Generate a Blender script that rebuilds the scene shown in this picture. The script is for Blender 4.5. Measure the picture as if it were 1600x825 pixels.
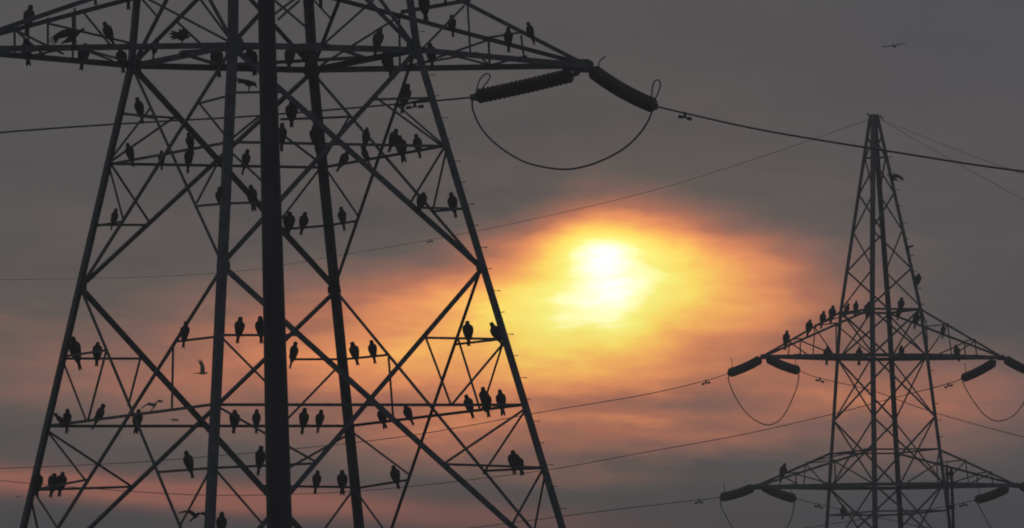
import bpy, bmesh, math, random
from mathutils import Vector, Matrix, Quaternion
random.seed(11)
for o in list(bpy.data.objects):
    bpy.data.objects.remove(o)
SC = bpy.context.scene
COL = SC.collection

# ------------------------------------------------------------------ camera
F, W0, H0 = 13000.0, 1600.0, 825.0          # focal length in pixels of a 1600 px wide frame (a long telephoto)
PITCH, ROLL, CZ = 0.07125, 0.03163, 1.7
cp, sp = math.cos(PITCH), math.sin(PITCH)
cr, sr = math.cos(ROLL), math.sin(ROLL)
FWD = Vector((0, cp, sp)); UP0 = Vector((0, -sp, cp)); RT0 = Vector((1, 0, 0))
RT = cr*RT0 - sr*UP0; UP = sr*RT0 + cr*UP0
CAMP = Vector((0, 0, CZ))
cam = bpy.data.cameras.new('camera'); cam_ob = bpy.data.objects.new('camera', cam); COL.objects.link(cam_ob)
cam.sensor_width = 36.0; cam.sensor_fit = 'HORIZONTAL'; cam.lens = F/W0*36.0
cam.clip_start = 1.0; cam.clip_end = 20000.0
m = Matrix((RT, UP, -FWD)).transposed().to_4x4(); m.translation = CAMP
cam_ob.matrix_world = m
SC.camera = cam_ob

def ray(px, py):
    return (FWD + RT*((px-W0/2)/F) + UP*((H0/2-py)/F))
def at(px, py, y):
    d = ray(px, py); return CAMP + d*(y/d.y)
def on_plane(px, py, P, n):
    d = ray(px, py); return CAMP + d*((P-CAMP).dot(n)/d.dot(n))
def project(P):
    v = P-CAMP; k = F/v.dot(FWD)
    return W0/2 + v.dot(RT)*k, H0/2 - v.dot(UP)*k

# ------------------------------------------------------------------ render settings
SC.view_settings.view_transform = 'Standard'; SC.view_settings.look = 'None'
SC.view_settings.exposure = 0.0; SC.view_settings.gamma = 1.0; SC.view_settings.use_curve_mapping = False
HAZE = .00105
SC.cycles.max_bounces = 4; SC.cycles.volume_bounces = 0
SC.cycles.filter_width = 1.9
SC.cycles.use_denoising = True

# ------------------------------------------------------------------ sky: Nishita dusk sky behind a thin cloud deck
SUN_PX = (943, 402)
sd = ray(*SUN_PX).normalized()
SUN_EL = math.asin(sd.z); SUN_AZ = math.atan2(sd.x, sd.y)

def lin(c):
    return tuple((v/255/12.92 if v/255 <= .04045 else ((v/255+.055)/1.055)**2.4) for v in c) + (1.0,)

world = bpy.data.worlds.new("World"); SC.world = world; world.use_nodes = True
NT = world.node_tree; NT.nodes.clear()
class S:
    """arithmetic on shader sockets"""
    def __init__(s, v): s.v = v
    def _op(a, op, *bs):
        n = NT.nodes.new('ShaderNodeMath'); n.operation = op
        for i, b in enumerate((a,)+bs):
            b = b.v if isinstance(b, S) else b
            if isinstance(b, (int, float)): n.inputs[i].default_value = b
            else: NT.links.new(b, n.inputs[i])
        return S(n.outputs[0])
    def __add__(a, b): return a._op('ADD', b)
    __radd__ = __add__
    def __sub__(a, b): return a._op('SUBTRACT', b)
    def __rsub__(a, b): return S(b)._op('SUBTRACT', a)
    def __mul__(a, b): return a._op('MULTIPLY', b)
    __rmul__ = __mul__
    def exp(a): return a._op('EXPONENT')
    def mx(a, b): return a._op('MAXIMUM', b)
    def mn(a, b): return a._op('MINIMUM', b)
def smooth(x, a, b):
    n = NT.nodes.new('ShaderNodeMapRange'); n.interpolation_type = 'SMOOTHSTEP'
    NT.links.new(x.v, n.inputs[0]); n.inputs[1].default_value = a; n.inputs[2].default_value = b
    return S(n.outputs[0])
def ramp(x, stops, interp='EASE'):
    n = NT.nodes.new('ShaderNodeValToRGB'); n.color_ramp.interpolation = interp
    e = n.color_ramp.elements
    while len(e) < len(stops): e.new(0.5)
    for i, (p, c) in enumerate(stops):
        e[i].position = p; e[i].color = c if isinstance(c, tuple) else (c, c, c, 1)
    NT.links.new(x.v, n.inputs[0]); return n.outputs[0]
tc = NT.nodes.new('ShaderNodeTexCoord'); sep = NT.nodes.new('ShaderNodeSeparateXYZ')
NT.links.new(tc.outputs['Generated'], sep.inputs[0])
dx, dy, dz = (S(sep.outputs[i]) for i in range(3))
az = dx._op('ARCTAN2', dy); el = dz._op('ARCSINE')
# angles about the cloud bank's centre, in units of 1/13 rad, turned so that u runs along the cloud layers
u0 = az*13.0; v0 = (PITCH - el)*13.0
U = u0*cr + v0*sr + W0/2000; V = v0*cr - u0*sr + H0/2000
def noise(x, y, sx, sy, detail=4, rough=.55, seed=0.0):
    c = NT.nodes.new('ShaderNodeCombineXYZ')
    NT.links.new((x*sx).v, c.inputs[0]); NT.links.new((y*sy).v, c.inputs[1]); c.inputs[2].default_value = seed
    n = NT.nodes.new('ShaderNodeTexNoise'); n.inputs['Scale'].default_value = 1.0
    n.inputs['Detail'].default_value = detail; n.inputs['Roughness'].default_value = rough
    NT.links.new(c.outputs[0], n.inputs['Vector'])
    return S(n.outputs[0]) - .5
n1 = noise(U, V, 3.2, 7.0, 4, .5, 1.3); n2 = noise(U, V, 3.2, 7.0, 4, .5, 8.1)
UW = U + n1*.10; VW = V + n2*.045
def lobe(cx, cy, sx, sy, amp, tilt=0.0, x=None, y=None):
    x = UW if x is None else x; y = VW if y is None else y
    a = x - cx; b = y - cy
    if tilt: b = b - a*tilt
    a = a*(1/sx); b = b*(1/sy)
    return (a*a + b*b)._op('MULTIPLY', -.5).exp()*amp
edge = S(ramp(UW*(1/1.6), [(0, .47), (.25, .435), (.42, .405), (.485, .40), (.53, .335), (.58, .312), (.63, .325), (.72, .365), (.82, .41), (1.0, .46)], 'B_SPLINE'))
torn = noise(UW + V*.8, VW, 6.0, 26.0, 6, .62, 6.6)
above = smooth(VW - edge + n1*.05 + torn*.04, -.085, .05)
fine = noise(UW, VW, 5.0, 14.0, 6, .6, 3.3)
wisp = noise(UW, VW, 2.2, 11.0, 4, .5, 5.7)
U2 = U + n1*.03; V2 = V + n2*.012
glow = (lobe(.91, .50, .25, .10, .215) + lobe(.60, .545, .18, .08, .185) + lobe(1.18, .46, .13, .085, .19, .25)
        + lobe(.82, .545, .12, .06, .15) + lobe(.98, .46, .12, .09, .135) + lobe(.55, .53, .25, .09, .045))
sunlit = (lobe(.945, .425, .122, .092, .40, 0, U2, V2) + lobe(.939, .394, .076, .044, .12, 0, U2, V + fine*.02) + lobe(.941, .392, .046, .026, .18, 0, U + fine*.02, V + fine*.014)
          + lobe(.975, .49, .06, .04, .03))
veil = lobe(.20, .57, .34, .095, .145) + lobe(.97, .695, .27, .058, .30)*(1.0 - smooth(VW, .742, .778)*.75) + lobe(1.48, .63, .16, .065, .15) + lobe(1.2, .62, .16, .05, .06) + lobe(1.0, .42, .6, .17, .08)
streak = lobe(.32, .774, .34, .0165, .25, .075, U, V + n2*.02) + lobe(.10, .757, .2, .012, .06, .075, U, V + n2*.02)
dark = lobe(1.0, .637, .13, .014, .16) + lobe(.87, .678, .08, .010, .07) + lobe(1.13, .733, .10, .022, .15) + lobe(1.25, .66, .10, .012, .07) + lobe(.5, .42, .2, .03, .03)
lit = glow*above*(1 + fine*.48 + torn*.24) + sunlit*(above*.75 + .25)*(1 + fine*.34) + veil*(1 + wisp*2.2 + fine*.9 + torn*.8) - dark*(1 + wisp*2 + torn)
lit = (lit + fine*.02 + torn*.012).mx(0.0).mn(1.0)
AIR_T, AIR_IN = .65, (.031, .027, .027)                 # what the haze in front of the deck takes away and adds
def deck(r, g, b):
    return tuple(max(0.0, (v-a)/AIR_T) for v, a in zip(lin((r, g, b))[:3], AIR_IN)) + (1.0,)
clouds = ramp(lit, [(0.0, deck(83, 83, 86)), (.09, deck(100, 93, 91)), (.19, deck(138, 105, 95)), (.32, deck(186, 120, 96)),
                    (.45, deck(242, 154, 102)), (.56, deck(264, 190, 104)), (.68, deck(270, 234, 112)), (.81, deck(268, 258, 138)), (.92, (2.0, 1.95, 1.15, 1)), (1.0, (2.2, 2.2, 1.9, 1))], 'LINEAR')
# slow grey unevenness of the deck, a little bluer away from the sun
tone = 1.0 - smooth(V, .68, .86)*.20 + wisp*.14 + fine*.08 + torn*.05 + noise(U, V, 1.3, 2.6, 3, .5, 9.4)*.12
cool = NT.nodes.new('ShaderNodeMix'); cool.data_type = 'RGBA'; cool.blend_type = 'MULTIPLY'; cool.inputs[0].default_value = 1.0
pink = NT.nodes.new('ShaderNodeMix'); pink.data_type = 'RGBA'
NT.links.new((streak*(4.8 + fine*4.0 + torn*4.5)).mx(0.0).mn(.9).v, pink.inputs[0]); NT.links.new(clouds, pink.inputs[6]); pink.inputs[7].default_value = deck(174, 112, 97)
NT.links.new(pink.outputs[2], cool.inputs[6])
NT.links.new(ramp(smooth(U, .9, 1.65), [(0, (1, 1, 1, 1)), (1, (.90, .95, 1.03, 1))]), cool.inputs[7])
cl2 = NT.nodes.new('ShaderNodeVectorMath'); cl2.operation = 'SCALE'
NT.links.new(cool.outputs[2], cl2.inputs[0]); NT.links.new(tone.v, cl2.inputs['Scale'])
sky = NT.nodes.new('ShaderNodeTexSky'); sky.sky_type = 'NISHITA'; sky.sun_disc = False
sky.sun_elevation = SUN_EL; sky.sun_rotation = SUN_AZ; sky.air_density = 1.5; sky.dust_density = 4.0
bg1 = NT.nodes.new('ShaderNodeBackground'); bg1.inputs[1].default_value = .05; NT.links.new(sky.outputs[0], bg1.inputs[0])
bg2 = NT.nodes.new('ShaderNodeBackground'); bg2.inputs[1].default_value = 1.0; NT.links.new(cl2.outputs[0], bg2.inputs[0])
mixs = NT.nodes.new('ShaderNodeMixShader'); mixs.inputs[0].default_value = .988      # cloud cover
NT.links.new(bg1.outputs[0], mixs.inputs[1]); NT.links.new(bg2.outputs[0], mixs.inputs[2])
wo = NT.nodes.new('ShaderNodeOutputWorld'); NT.links.new(mixs.outputs[0], wo.inputs[0])

# ------------------------------------------------------------------ the sun, low and veiled
sl = bpy.data.lights.new('sun', 'SUN'); sl.energy = 0.5; sl.angle = math.radians(3); sl.color = (1.0, .82, .66)
so = bpy.data.objects.new('sun', sl); COL.objects.link(so)
so.rotation_mode = 'QUATERNION'; so.rotation_quaternion = sd.to_track_quat('Z', 'Y')

# ------------------------------------------------------------------ materials
def material(name, c1, c2, scale, rough=.6, metal=0.0, stretch=(1, 1, 1)):
    m = bpy.data.materials.new(name); m.use_nodes = True; nt = m.node_tree
    b = nt.nodes['Principled BSDF']; b.inputs['Roughness'].default_value = rough; b.inputs['Metallic'].default_value = metal
    t = nt.nodes.new('ShaderNodeTexCoord'); mp = nt.nodes.new('ShaderNodeMapping'); mp.inputs['Scale'].default_value = stretch
    n = nt.nodes.new('ShaderNodeTexNoise'); n.inputs['Scale'].default_value = scale; n.inputs['Detail'].default_value = 5
    r = nt.nodes.new('ShaderNodeValToRGB'); r.color_ramp.elements[0].position = .35; r.color_ramp.elements[1].position = .68
    r.color_ramp.elements[0].color = c1 + (1,); r.color_ramp.elements[1].color = c2 + (1,)
    nt.links.new(t.outputs['Object'], mp.inputs[0]); nt.links.new(mp.outputs[0], n.inputs['Vector'])
    nt.links.new(n.outputs[0], r.inputs[0]); nt.links.new(r.outputs[0], b.inputs['Base Color'])
    bp = nt.nodes.new('ShaderNodeBump'); bp.inputs['Strength'].default_value = .25; bp.inputs['Distance'].default_value = .01
    nt.links.new(n.outputs[0], bp.inputs['Height']); nt.links.new(bp.outputs[0], b.inputs['Normal'])
    return m
STEEL = material('weathered_galvanised_steel', (.045, .054, .063), (.125, .135, .145), 5, .6, .15)
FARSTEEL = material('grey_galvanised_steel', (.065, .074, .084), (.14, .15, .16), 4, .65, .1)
POLEM = material('dark_painted_steel', (.026, .028, .034), (.06, .062, .07), 2.5, .55, .1, (1, 1, .15))
PORC = material('brown_porcelain', (.028, .022, .02), (.06, .045, .038), 6, .3)
CABLE = material('weathered_conductor', (.05, .05, .052), (.11, .11, .115), 9, .6, .3)
PLUME = material('dark_brown_plumage', (.018, .014, .012), (.055, .042, .034), 14, .8)
FIELD = material('dry_grass_field', (.05, .055, .025), (.13, .11, .06), .2, .95)
CONC = material('footing_concrete', (.25, .24, .22), (.38, .37, .35), 2, .9)

# ------------------------------------------------------------------ helpers
def link_mesh(name, me, mat, parent=None):
    me.materials.clear(); me.materials.append(mat)
    o = bpy.data.objects.new(name, me); COL.objects.link(o)
    if parent is not None: o.parent = parent
    return o
def from_bm(name, bm, mat, parent=None, smooth_=False):
    bmesh.ops.recalc_face_normals(bm, faces=bm.faces[:])
    me = bpy.data.meshes.new(name); bm.to_mesh(me); bm.free()
    if smooth_:
        for p in me.polygons: p.use_smooth = True
    return link_mesh(name, me, mat, parent)
def tag(o, label, cat, group=None, kind=None):
    if label: o['label'] = label
    if cat: o['category'] = cat
    if group: o['group'] = group
    if kind: o['kind'] = kind
    return o
def empty(name, loc):
    o = bpy.data.objects.new(name, None); COL.objects.link(o); o.location = loc; o.empty_display_size = .3
    return o
def prism(bm, ring, P, Q):
    """extrude a profile (list of offset vectors) from P to Q"""
    a = [bm.verts.new(P+r) for r in ring]; b = [bm.verts.new(Q+r) for r in ring]
    n = len(ring)
    for i in range(n): bm.faces.new((a[i], a[(i+1) % n], b[(i+1) % n], b[i]))
    bm.faces.new(a[::-1]); bm.faces.new(b)
def box(bm, c, ax, ay, az):
    """box from centre and three half-axes"""
    prism(bm, [ax+ay, -ax+ay, -ax-ay, ax-ay], c-az, c+az)
def tube(bm, pts, r, n=6, r2=None, cap=True):
    prev = None; k = len(pts)
    nrm = None
    for i, p in enumerate(pts):
        t = (pts[min(i+1, k-1)] - pts[max(i-1, 0)]).normalized()
        if nrm is None:
            nrm = t.orthogonal().normalized()
        nrm = (nrm - t*nrm.dot(t)).normalized(); b = t.cross(nrm)
        rr = r if r2 is None else r + (r2-r)*i/(k-1)
        ring = [bm.verts.new(p + (nrm*math.cos(2*math.pi*j/n) + b*math.sin(2*math.pi*j/n))*rr) for j in range(n)]
        if prev:
            for j in range(n): bm.faces.new((prev[j], prev[(j+1) % n], ring[(j+1) % n], ring[j]))
        elif cap: bm.faces.new(ring[::-1])
        prev = ring
    if cap: bm.faces.new(prev)
def spline(pts, sub=8):
    out = []
    q = [pts[0]*2-pts[1]] + list(pts) + [pts[-1]*2-pts[-2]]
    for i in range(1, len(q)-2):
        a, b, c, d = q[i-1:i+3]
        for s in range(sub):
            t = s/sub
            out.append(.5*((2*b) + (c-a)*t + (2*a-5*b+4*c-d)*t*t + (3*b-a-3*c+d)*t**3))
    out.append(pts[-1]); return out

# ------------------------------------------------------------------ ground
bm = bmesh.new(); N = 60; R = 9000
grid = {}
for i in range(N+1):
    for j in range(N+1):
        fx = (i/N*2-1); fy = (j/N*2-1); x = math.copysign(abs(fx)**2.2, fx)*R; y = math.copysign(abs(fy)**2.2, fy)*R
        grid[i, j] = bm.verts.new((x, y, random.uniform(-.25, 0)))
for i in range(N):
    for j in range(N): bm.faces.new((grid[i, j], grid[i+1, j], grid[i+1, j+1], grid[i, j+1]))
tag(from_bm('ground', bm, FIELD), 'dry open field under the pylons', None, None, 'structure')

# ------------------------------------------------------------------ lattice towers
class Tower:
    """square tapered lattice mast; A left, B near, D right, C far corner"""
    ANG = {'A': 180, 'B': 270, 'C': 90, 'D': 0}
    FACES = {'AB': ('A', 'B'), 'BD': ('B', 'D'), 'CD': ('D', 'C'), 'AC': ('C', 'A')}
    def __init__(s, X, Y, th, prof, mat, root):
        s.X, s.Y, s.th, s.prof, s.mat, s.root = X, Y, th, prof, mat, root
        s.axis = Vector((X, Y, 0)); s.k = 0
        s.segs = {}                                     # plane name -> projected members, for perching birds
    def r(s, z):
        p = s.prof
        for (z0, r0), (z1, r1) in zip(p, p[1:]):
            if z <= z1 or (z1, r1) == p[-1]: return r0 + (r1-r0)*(z-z0)/(z1-z0)
    def J(s, leg, z):
        a = math.radians(s.ANG[leg]) + s.th; r = s.r(z)
        return Vector((s.X + r*math.cos(a), s.Y + r*math.sin(a), z))
    def face(s, f, zlo, zhi):
        a, b = s.FACES[f]; P = s.J(a, zlo); n = (s.J(b, zlo)-P).cross(s.J(a, zhi)-P).normalized()
        if n.dot(P - Vector((s.X, s.Y, P.z))) < 0: n = -n
        return P, n
    def bar(s, name, P, Q, w, n, plane='', inset=None, t=None):
        """rolled steel angle between two points, one flange in the plane with normal n"""
        s.k += 1
        off = -.012 - .006*(s.k % 9) if inset is None else inset
        e = (Q-P).normalized(); n = (n - e*n.dot(e)).normalized(); sd_ = e.cross(n).normalized()
        if (n - FWD*n.dot(FWD)).dot(sd_) < 0 and abs(sd_.z) < .97 or (abs(sd_.z) >= .97 and sd_.z < 0): sd_ = -sd_
        t = t or max(.009, w*.11)
        L = [(-w/2, 0), (w/2, 0), (w/2, -w), (w/2-t, -w), (w/2-t, -t), (-w/2, -t)]
        bm = bmesh.new(); o = s.root.location
        prism(bm, [sd_*a + n*(b+off) for a, b in L], P-o, Q-o)
        s.segs.setdefault(plane, []).append((project(P), project(Q), P, Q))
        return from_bm(name, bm, s.mat, s.root)
    def leg(s, leg, zs, w, t=.022):
        a, b = {'A': 'BC', 'B': 'AD', 'C': 'DA', 'D': 'BC'}[leg]
        bm = bmesh.new(); o = s.root.location
        f1 = (s.J(a, 1)-s.J(leg, 1)); f2 = (s.J(b, 1)-s.J(leg, 1)); f1.z = f2.z = 0; f1.normalize(); f2.normalize()
        out = s.J(leg, 1)-s.axis; out.z = 0; out.normalize(); out *= .43*w      # the bolt lines of the braces meet the middle of the flanges
        ring = [out+v for v in (Vector(), f1*w, f1*w+f2*t, f1*t+f2*t, f2*w+f1*t, f2*w)]
        prev = None
        for z in zs:
            P = s.J(leg, z)-o
            cur = [bm.verts.new(P+r) for r in ring]
            if prev:
                for i in range(6): bm.faces.new((prev[i], prev[(i+1) % 6], cur[(i+1) % 6], cur[i]))
            else: bm.faces.new(cur[::-1])
            prev = cur
        bm.faces.new(prev)
        s.segs.setdefault('leg', []).append((project(s.J(leg, zs[0])), project(s.J(leg, zs[-1])), s.J(leg, zs[0]), s.J(leg, zs[-1])))
        return from_bm('leg', bm, s.mat, s.root)
    def plate(s, P, n, w, h, t=.014, off=.004):
        n = n.normalized(); z = Vector((0, 0, 1)); x = z.cross(n).normalized(); z = n.cross(x)
        bm = bmesh.new(); ring = []
        for a, b in ((-1, -.55), (-.55, -1), (.55, -1), (1, -.55), (1, .55), (.55, 1), (-.55, 1), (-1, .55)): ring.append(x*a*w/2 + z*b*h/2)
        q = P - s.root.location + n*off
        prism(bm, ring, q, q+n*t)
        return from_bm('gusset_plate', bm, s.mat, s.root)
    def bolts(s, leg, z0, z1, dz, length, r):
        a, b = {'A': 'BC', 'B': 'AD', 'C': 'DA', 'D': 'BC'}[leg]
        k = 0; z = z0
        while z < z1:
            P = s.J(leg, z); d = (P - s.J((a, b)[k % 2], z)); d.z = 0; d.normalize()
            q = P - s.axis; q.z = 0; q.normalize()
            bm = bmesh.new(); q = P + q*.07 - s.root.location
            tube(bm, [q-d*.05, q+d*length], r, 6); tube(bm, [q+d*length, q+d*(length+.025)], r*1.9, 6)
            from_bm('step_bolt', bm, s.mat, s.root); z += dz; k += 1
    def footings(s, w=.5):
        for leg in 'ABCD':
            P = s.J(leg, 0) - s.root.location
            bm = bmesh.new(); prism(bm, [Vector((a*w, b*w, 0)) for a, b in ((1, 1), (-1, 1), (-1, -1), (1, -1))], P+Vector((0, 0, -.6)), P+Vector((0, 0, .35)))
            from_bm('footing', bm, CONC, s.root)

# ---- evening haze: one even box of air round everything
bm = bmesh.new(); prism(bm, [Vector((a*9100, b*9100, 0)) for a, b in ((1, 1), (-1, 1), (-1, -1), (1, -1))], Vector((0, 0, -1.3)), Vector((0, 0, 39)))
hm = bpy.data.materials.new('evening_haze'); hm.use_nodes = True; hn = hm.node_tree; hn.nodes.clear()
hv = hn.nodes.new('ShaderNodeVolumePrincipled'); hv.inputs['Density'].default_value = HAZE; hv.inputs['Color'].default_value = (.86, .88, .92, 1)
ho = hn.nodes.new('ShaderNodeOutputMaterial'); hn.links.new(hv.outputs[0], ho.inputs['Volume'])
tag(from_bm('haze', bm, hm), 'thin even evening haze', None, None, 'stuff')

# ---- the near pylon
Z0, Z1, Z2, Z3, Z4, Z5 = 20.93, 19.208, 17.090, 14.418, 11.422, 10.058
Z6 = 7.45
R0, TP, ZTOP = 8.53015, .27547, 37.0
r1 = R0-TP*Z1
near_root = empty('lattice_pylon', (-5.037, 180, 0))
tag(near_root, 'large near steel lattice pylon filling the left half, crowded with perched birds', 'pylon')
NP = Tower(-5.037, 180.0, -.24412, [(0, R0), (Z1, r1), (Z0+2.2, r1-.12*(Z0+2.2-Z1)), (ZTOP, .2)], STEEL, near_root)

for L in 'ABCD': NP.leg(L, (0, Z3, Z1, Z0+2.2, ZTOP-1), .172 if L in 'BC' else .18)
NP.footings()
pl = {}
for f in ('AB', 'BD', 'CD', 'AC'):
    pl[f] = NP.face(f, 5, Z1); pl[f+'u'] = NP.face(f, Z1, Z0)
ZG = 3.4
for f, (a, b) in NP.FACES.items():
    n = pl[f][1]
    for zl, zh in ((Z3, Z1), (Z6, Z3), (ZG, Z6)):
        for p, q in ((a, b), (b, a)):
            falling = project(NP.J(p, zh))[0] < project(NP.J(q, zl))[0]         # heavier angle on the diagonals that fall to the right
            w = (.138 if falling else .105) if f in ('AC', 'BD') else (.078 if falling else .086)
            NP.bar('diagonal_brace', NP.J(p, zh), NP.J(q, zl), w, n, f)
    for z, w in ((Z1, .14), (Z2, .062), (Z4, .064), (Z6, .07), (ZG, .08), (Z0, .1)):
        NP.bar('horizontal_brace', NP.J(a, z), NP.J(b, z), w, n, f)
    NP.bar('diagonal_brace', NP.J(a, Z1), NP.J(b, Z0+2.2), .10, pl[f+'u'][1], f+'u')
    NP.bar('diagonal_brace', NP.J(b, Z1), NP.J(a, Z0+2.2), .10, pl[f+'u'][1], f+'u')
    NP.bar('diagonal_brace', NP.J(a, ZG), NP.J(b, 0.3)*.5+NP.J(a, .3)*.5, .1, n, f)
    NP.bar('diagonal_brace', NP.J(b, ZG), NP.J(a, 0.3)*.5+NP.J(b, .3)*.5, .1, n, f)
    for c in (a, b):
        for z, w in ((Z3, .15), (Z1, .30 if c != 'C' else .22), (Z6, .15)):
            other = b if c == a else a
            P = NP.J(c, z); d = (NP.J(other, z)-P).normalized()
            NP.plate(P + d*.12, n, w, w*1.3)
# lattice stiffeners measured on each face (frame pixels -> that face's plane)
RED = {
 'AB': [(193,177,226,182),(220,184,176,241),(312,160,354,149),(312,165,353,216),(171,275,189,342),(147,352,190,345),(333,258,300,321),(303,322,347,318),
        (103,556,150,549),(97,565,132,655),(161,556,135,655),(273,533,340,525),(267,540,265,640),(73,676,128,747),(52,764,125,750),(50,769,85,823),
        (239,738,330,731),(324,738,289,803),(289,803,275,830)],
 'AC': [(194,178,270,184),(268,185,176,249),(175,261,230,344),(150,351,224,351),(436,186,498,184),(430,203,499,255),(497,266,442,338),(513,352,443,358),
        (100,560,217,560),(217,564,199,634),(453,561,534,561),(532,567,440,662),(73,673,203,759),(52,765,203,760),(47,782,62,850),(545,678,440,737),(415,759,554,761),(550,766,507,825)],
 'BD': [(357,144,447,143),(357,221,447,148),(353,228,450,318),(594,154,672,152),(596,156,693,227),(692,236,645,313),(349,318,450,314),(659,324,724,326),
        (345,523,466,523),(350,529,450,630),(669,527,788,529),(669,532,706,631),(788,536,708,631),(336,730,497,723),(341,735,420,826),(339,634,497,723),(819,640,699,721),(704,725,849,730),(848,735,803,816)],
 'CD': [(498,184,547,182),(546,186,505,254),(630,163,673,154),(632,170,692,222),(699,245,681,325),(678,330,722,326),(514,268,566,344),(513,352,566,344),
        (539,561,608,554),(610,557,617,648),(727,536,788,529),(724,543,754,640),(788,540,757,638),(822,644,767,727),(767,735,850,731),(853,742,837,825),(556,763,648,748),(549,672,648,746),(560,768,601,825)],
 'ABu': [(232,0,214,-9),(232,0,357,66),(220,0,246,30)],
 'ACu': [(316,6,356,60),(258,17,324,79),(404,40,484,-20)],
 'CDu': [(490,-2,527,38),(520,58,575,9),(618,0,607,20)],
 'BDu': [(440,8,486,47),(436,30,470,0)],
}
def snap(f, x0, y0, x1, y1, reach=24):
    legs_ = NP.FACES[f[:2]]
    mains = [(a, b) for a, b, A, B in NP.segs.get(f, ())[:MAINS[f]]]
    for L in legs_:
        mains.append((project(NP.J(L, 2)), project(NP.J(L, Z1)))); mains.append((project(NP.J(L, Z1)), project(NP.J(L, Z0+4))))
    dx_, dy_ = x1-x0, y1-y0; ln = math.hypot(dx_, dy_); out = []
    for ex in (0.0, 1.0):
        best = None
        for a, b in mains:
            sx, sy = b[0]-a[0], b[1]-a[1]; den = dx_*sy - dy_*sx
            if abs(den) < 1e-6 or abs(den)/ln/math.hypot(sx, sy) < .25: continue
            t = ((a[0]-x0)*sy - (a[1]-y0)*sx)/den; w = ((a[0]-x0)*dy_ - (a[1]-y0)*dx_)/den
            if -.01 <= w <= 1.01 and abs(t-ex)*ln < reach and (best is None or abs(t-ex) < abs(best-ex)): best = t
        t = ex if best is None else best
        out += [x0+dx_*t, y0+dy_*t]
    return out
MAINS = {f: len(v) for f, v in NP.segs.items()}
for f, lst in RED.items():
    P, n = pl[f]
    for (x0, y0, x1, y1) in lst:
        x0, y0, x1, y1 = snap(f, x0, y0, x1, y1)
        NP.bar('lattice_stiffener', on_plane(x0, y0, P, n), on_plane(x1, y1, P, n), .052, n, f)
# the body above the frame, up to the peak
zu = [Z0+2.2, 25.4, 27.6, 29.8, 31.8, 33.6, 35.2, 36.0]
for f, (a, b) in NP.FACES.items():
    n = NP.face(f, Z0+2.2, 34)[1]
    for i in range(len(zu)-1):
        NP.bar('diagonal_brace', NP.J(a, zu[i]), NP.J(b, zu[i+1]), .09, n, 'top')
        NP.bar('horizontal_brace', NP.J(a, zu[i+1]), NP.J(b, zu[i+1]), .08, n, 'top')
# plan bracing at the crossarm level
up = Vector((0, 0, -1))
mid = {f: (NP.J(a, Z1)+NP.J(b, Z1))/2 for f, (a, b) in NP.FACES.items()}
for a, b in (('AB', 'AC'), ('AC', 'CD'), ('CD', 'BD'), ('BD', 'AB')):
    NP.bar('plan_brace', mid[a], mid[b], .08, up, 'plan')
# crossarms
TIP = (mid['CD'] - NP.axis); TIP.z = 0; armlen = TIP.length; TIP.normalize()
def arm_len(px):
    lo, hi = 1.0, 30.0
    for _ in range(50):
        mdl = (lo+hi)/2
        if project(Vector((NP.X, NP.Y, Z1)) + TIP*mdl)[0] < px: lo = mdl
        else: hi = mdl
    return lo
AL = arm_len(921)
TR = Vector((NP.X, NP.Y, Z1)) + TIP*AL; TL = Vector((NP.X, NP.Y, Z1)) - TIP*AL
for T, near, far_, q in ((TR, 'D', 'C', 'R'), (TL, 'B', 'A', 'L')):
    for leg, kk in ((near, 'F'), (far_, 'B')):
        P1, P0 = NP.J(leg, Z1), NP.J(leg, Z0)
        n = (P0-P1).cross(T-P1).normalized()
        if n.y > 0: n = -n
        pl[q+kk] = (P1, n)
        NP.bar('crossarm_chord', P1, T, .13, n, q+kk)
        if q+kk == 'LB': P0 = on_plane(225, -7, P1, n)
        if q+kk == 'LF': P0 = on_plane(365, -78, P1, n)
        NP.bar('crossarm_chord', P0, T, .10, n, q+kk)
ARM = {
 'RF': [(733,8,737,83),(728,8,664,74),(817,54,822,92)],
 'RB': [(764,64,766,107),(762,63,664,97),(502,102,624,26),(624,26,625,107)],
 'LF': [(23,46,23,81),(75,27,75,79),(117,12,118,75),(28,48,100,84),(127,14,173,70)],
 'LB': [(75,36,205,67),(117,22,117,95),(48,40,48,90),(24,46,76,92)],
}
for f, lst in ARM.items():
    P, n = pl[f]
    for (x0, y0, x1, y1) in lst:
        NP.bar('crossarm_brace', on_plane(x0, y0, P, n), on_plane(x1, y1, P, n), .05, n, f)
def link(p0, f0, p1, f1, w=.048, plane='plan'):
    NP.bar('crossarm_brace', on_plane(p0[0], p0[1], *pl[f0]), on_plane(p1[0], p1[1], *pl[f1]), w, up, plane)
for z, L_ in ((25.4, .86), (29.8, .72)):
    for sg, legs_ in ((1, 'DC'), (-1, 'BA')):
        T = Vector((NP.X, NP.Y, z)) + TIP*sg*AL*L_
        for leg in legs_:
            P1, P0 = NP.J(leg, z), NP.J(leg, z+1.7); n = (P0-P1).cross(T-P1)
            NP.bar('crossarm_chord', P1, T, .13, n, 'top'); NP.bar('crossarm_chord', P0, T, .1, n, 'top')
            for q in (.3, .6): NP.bar('crossarm_brace', P1.lerp(T, q), P0.lerp(T, q), .06, n, 'top')
            NP.bar('crossarm_brace', P1, P0.lerp(T, .3), .06, n, 'top'); NP.bar('crossarm_brace', P1.lerp(T, .3), P0.lerp(T, .6), .06, n, 'top')
link((762,63),'RB',(817,54),'RF'); link((733,6),'RF',(624,25),'RB',.09,'ties'); link((745,87),'RF',(766,107),'RB'); link((822,93),'RF',(766,107),'RB')
link((660,80),'RF',(766,107),'RB'); link((500,107),'RB',(651,78),'RF'); link((745,86),'RF',(625,107),'RB')
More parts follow.
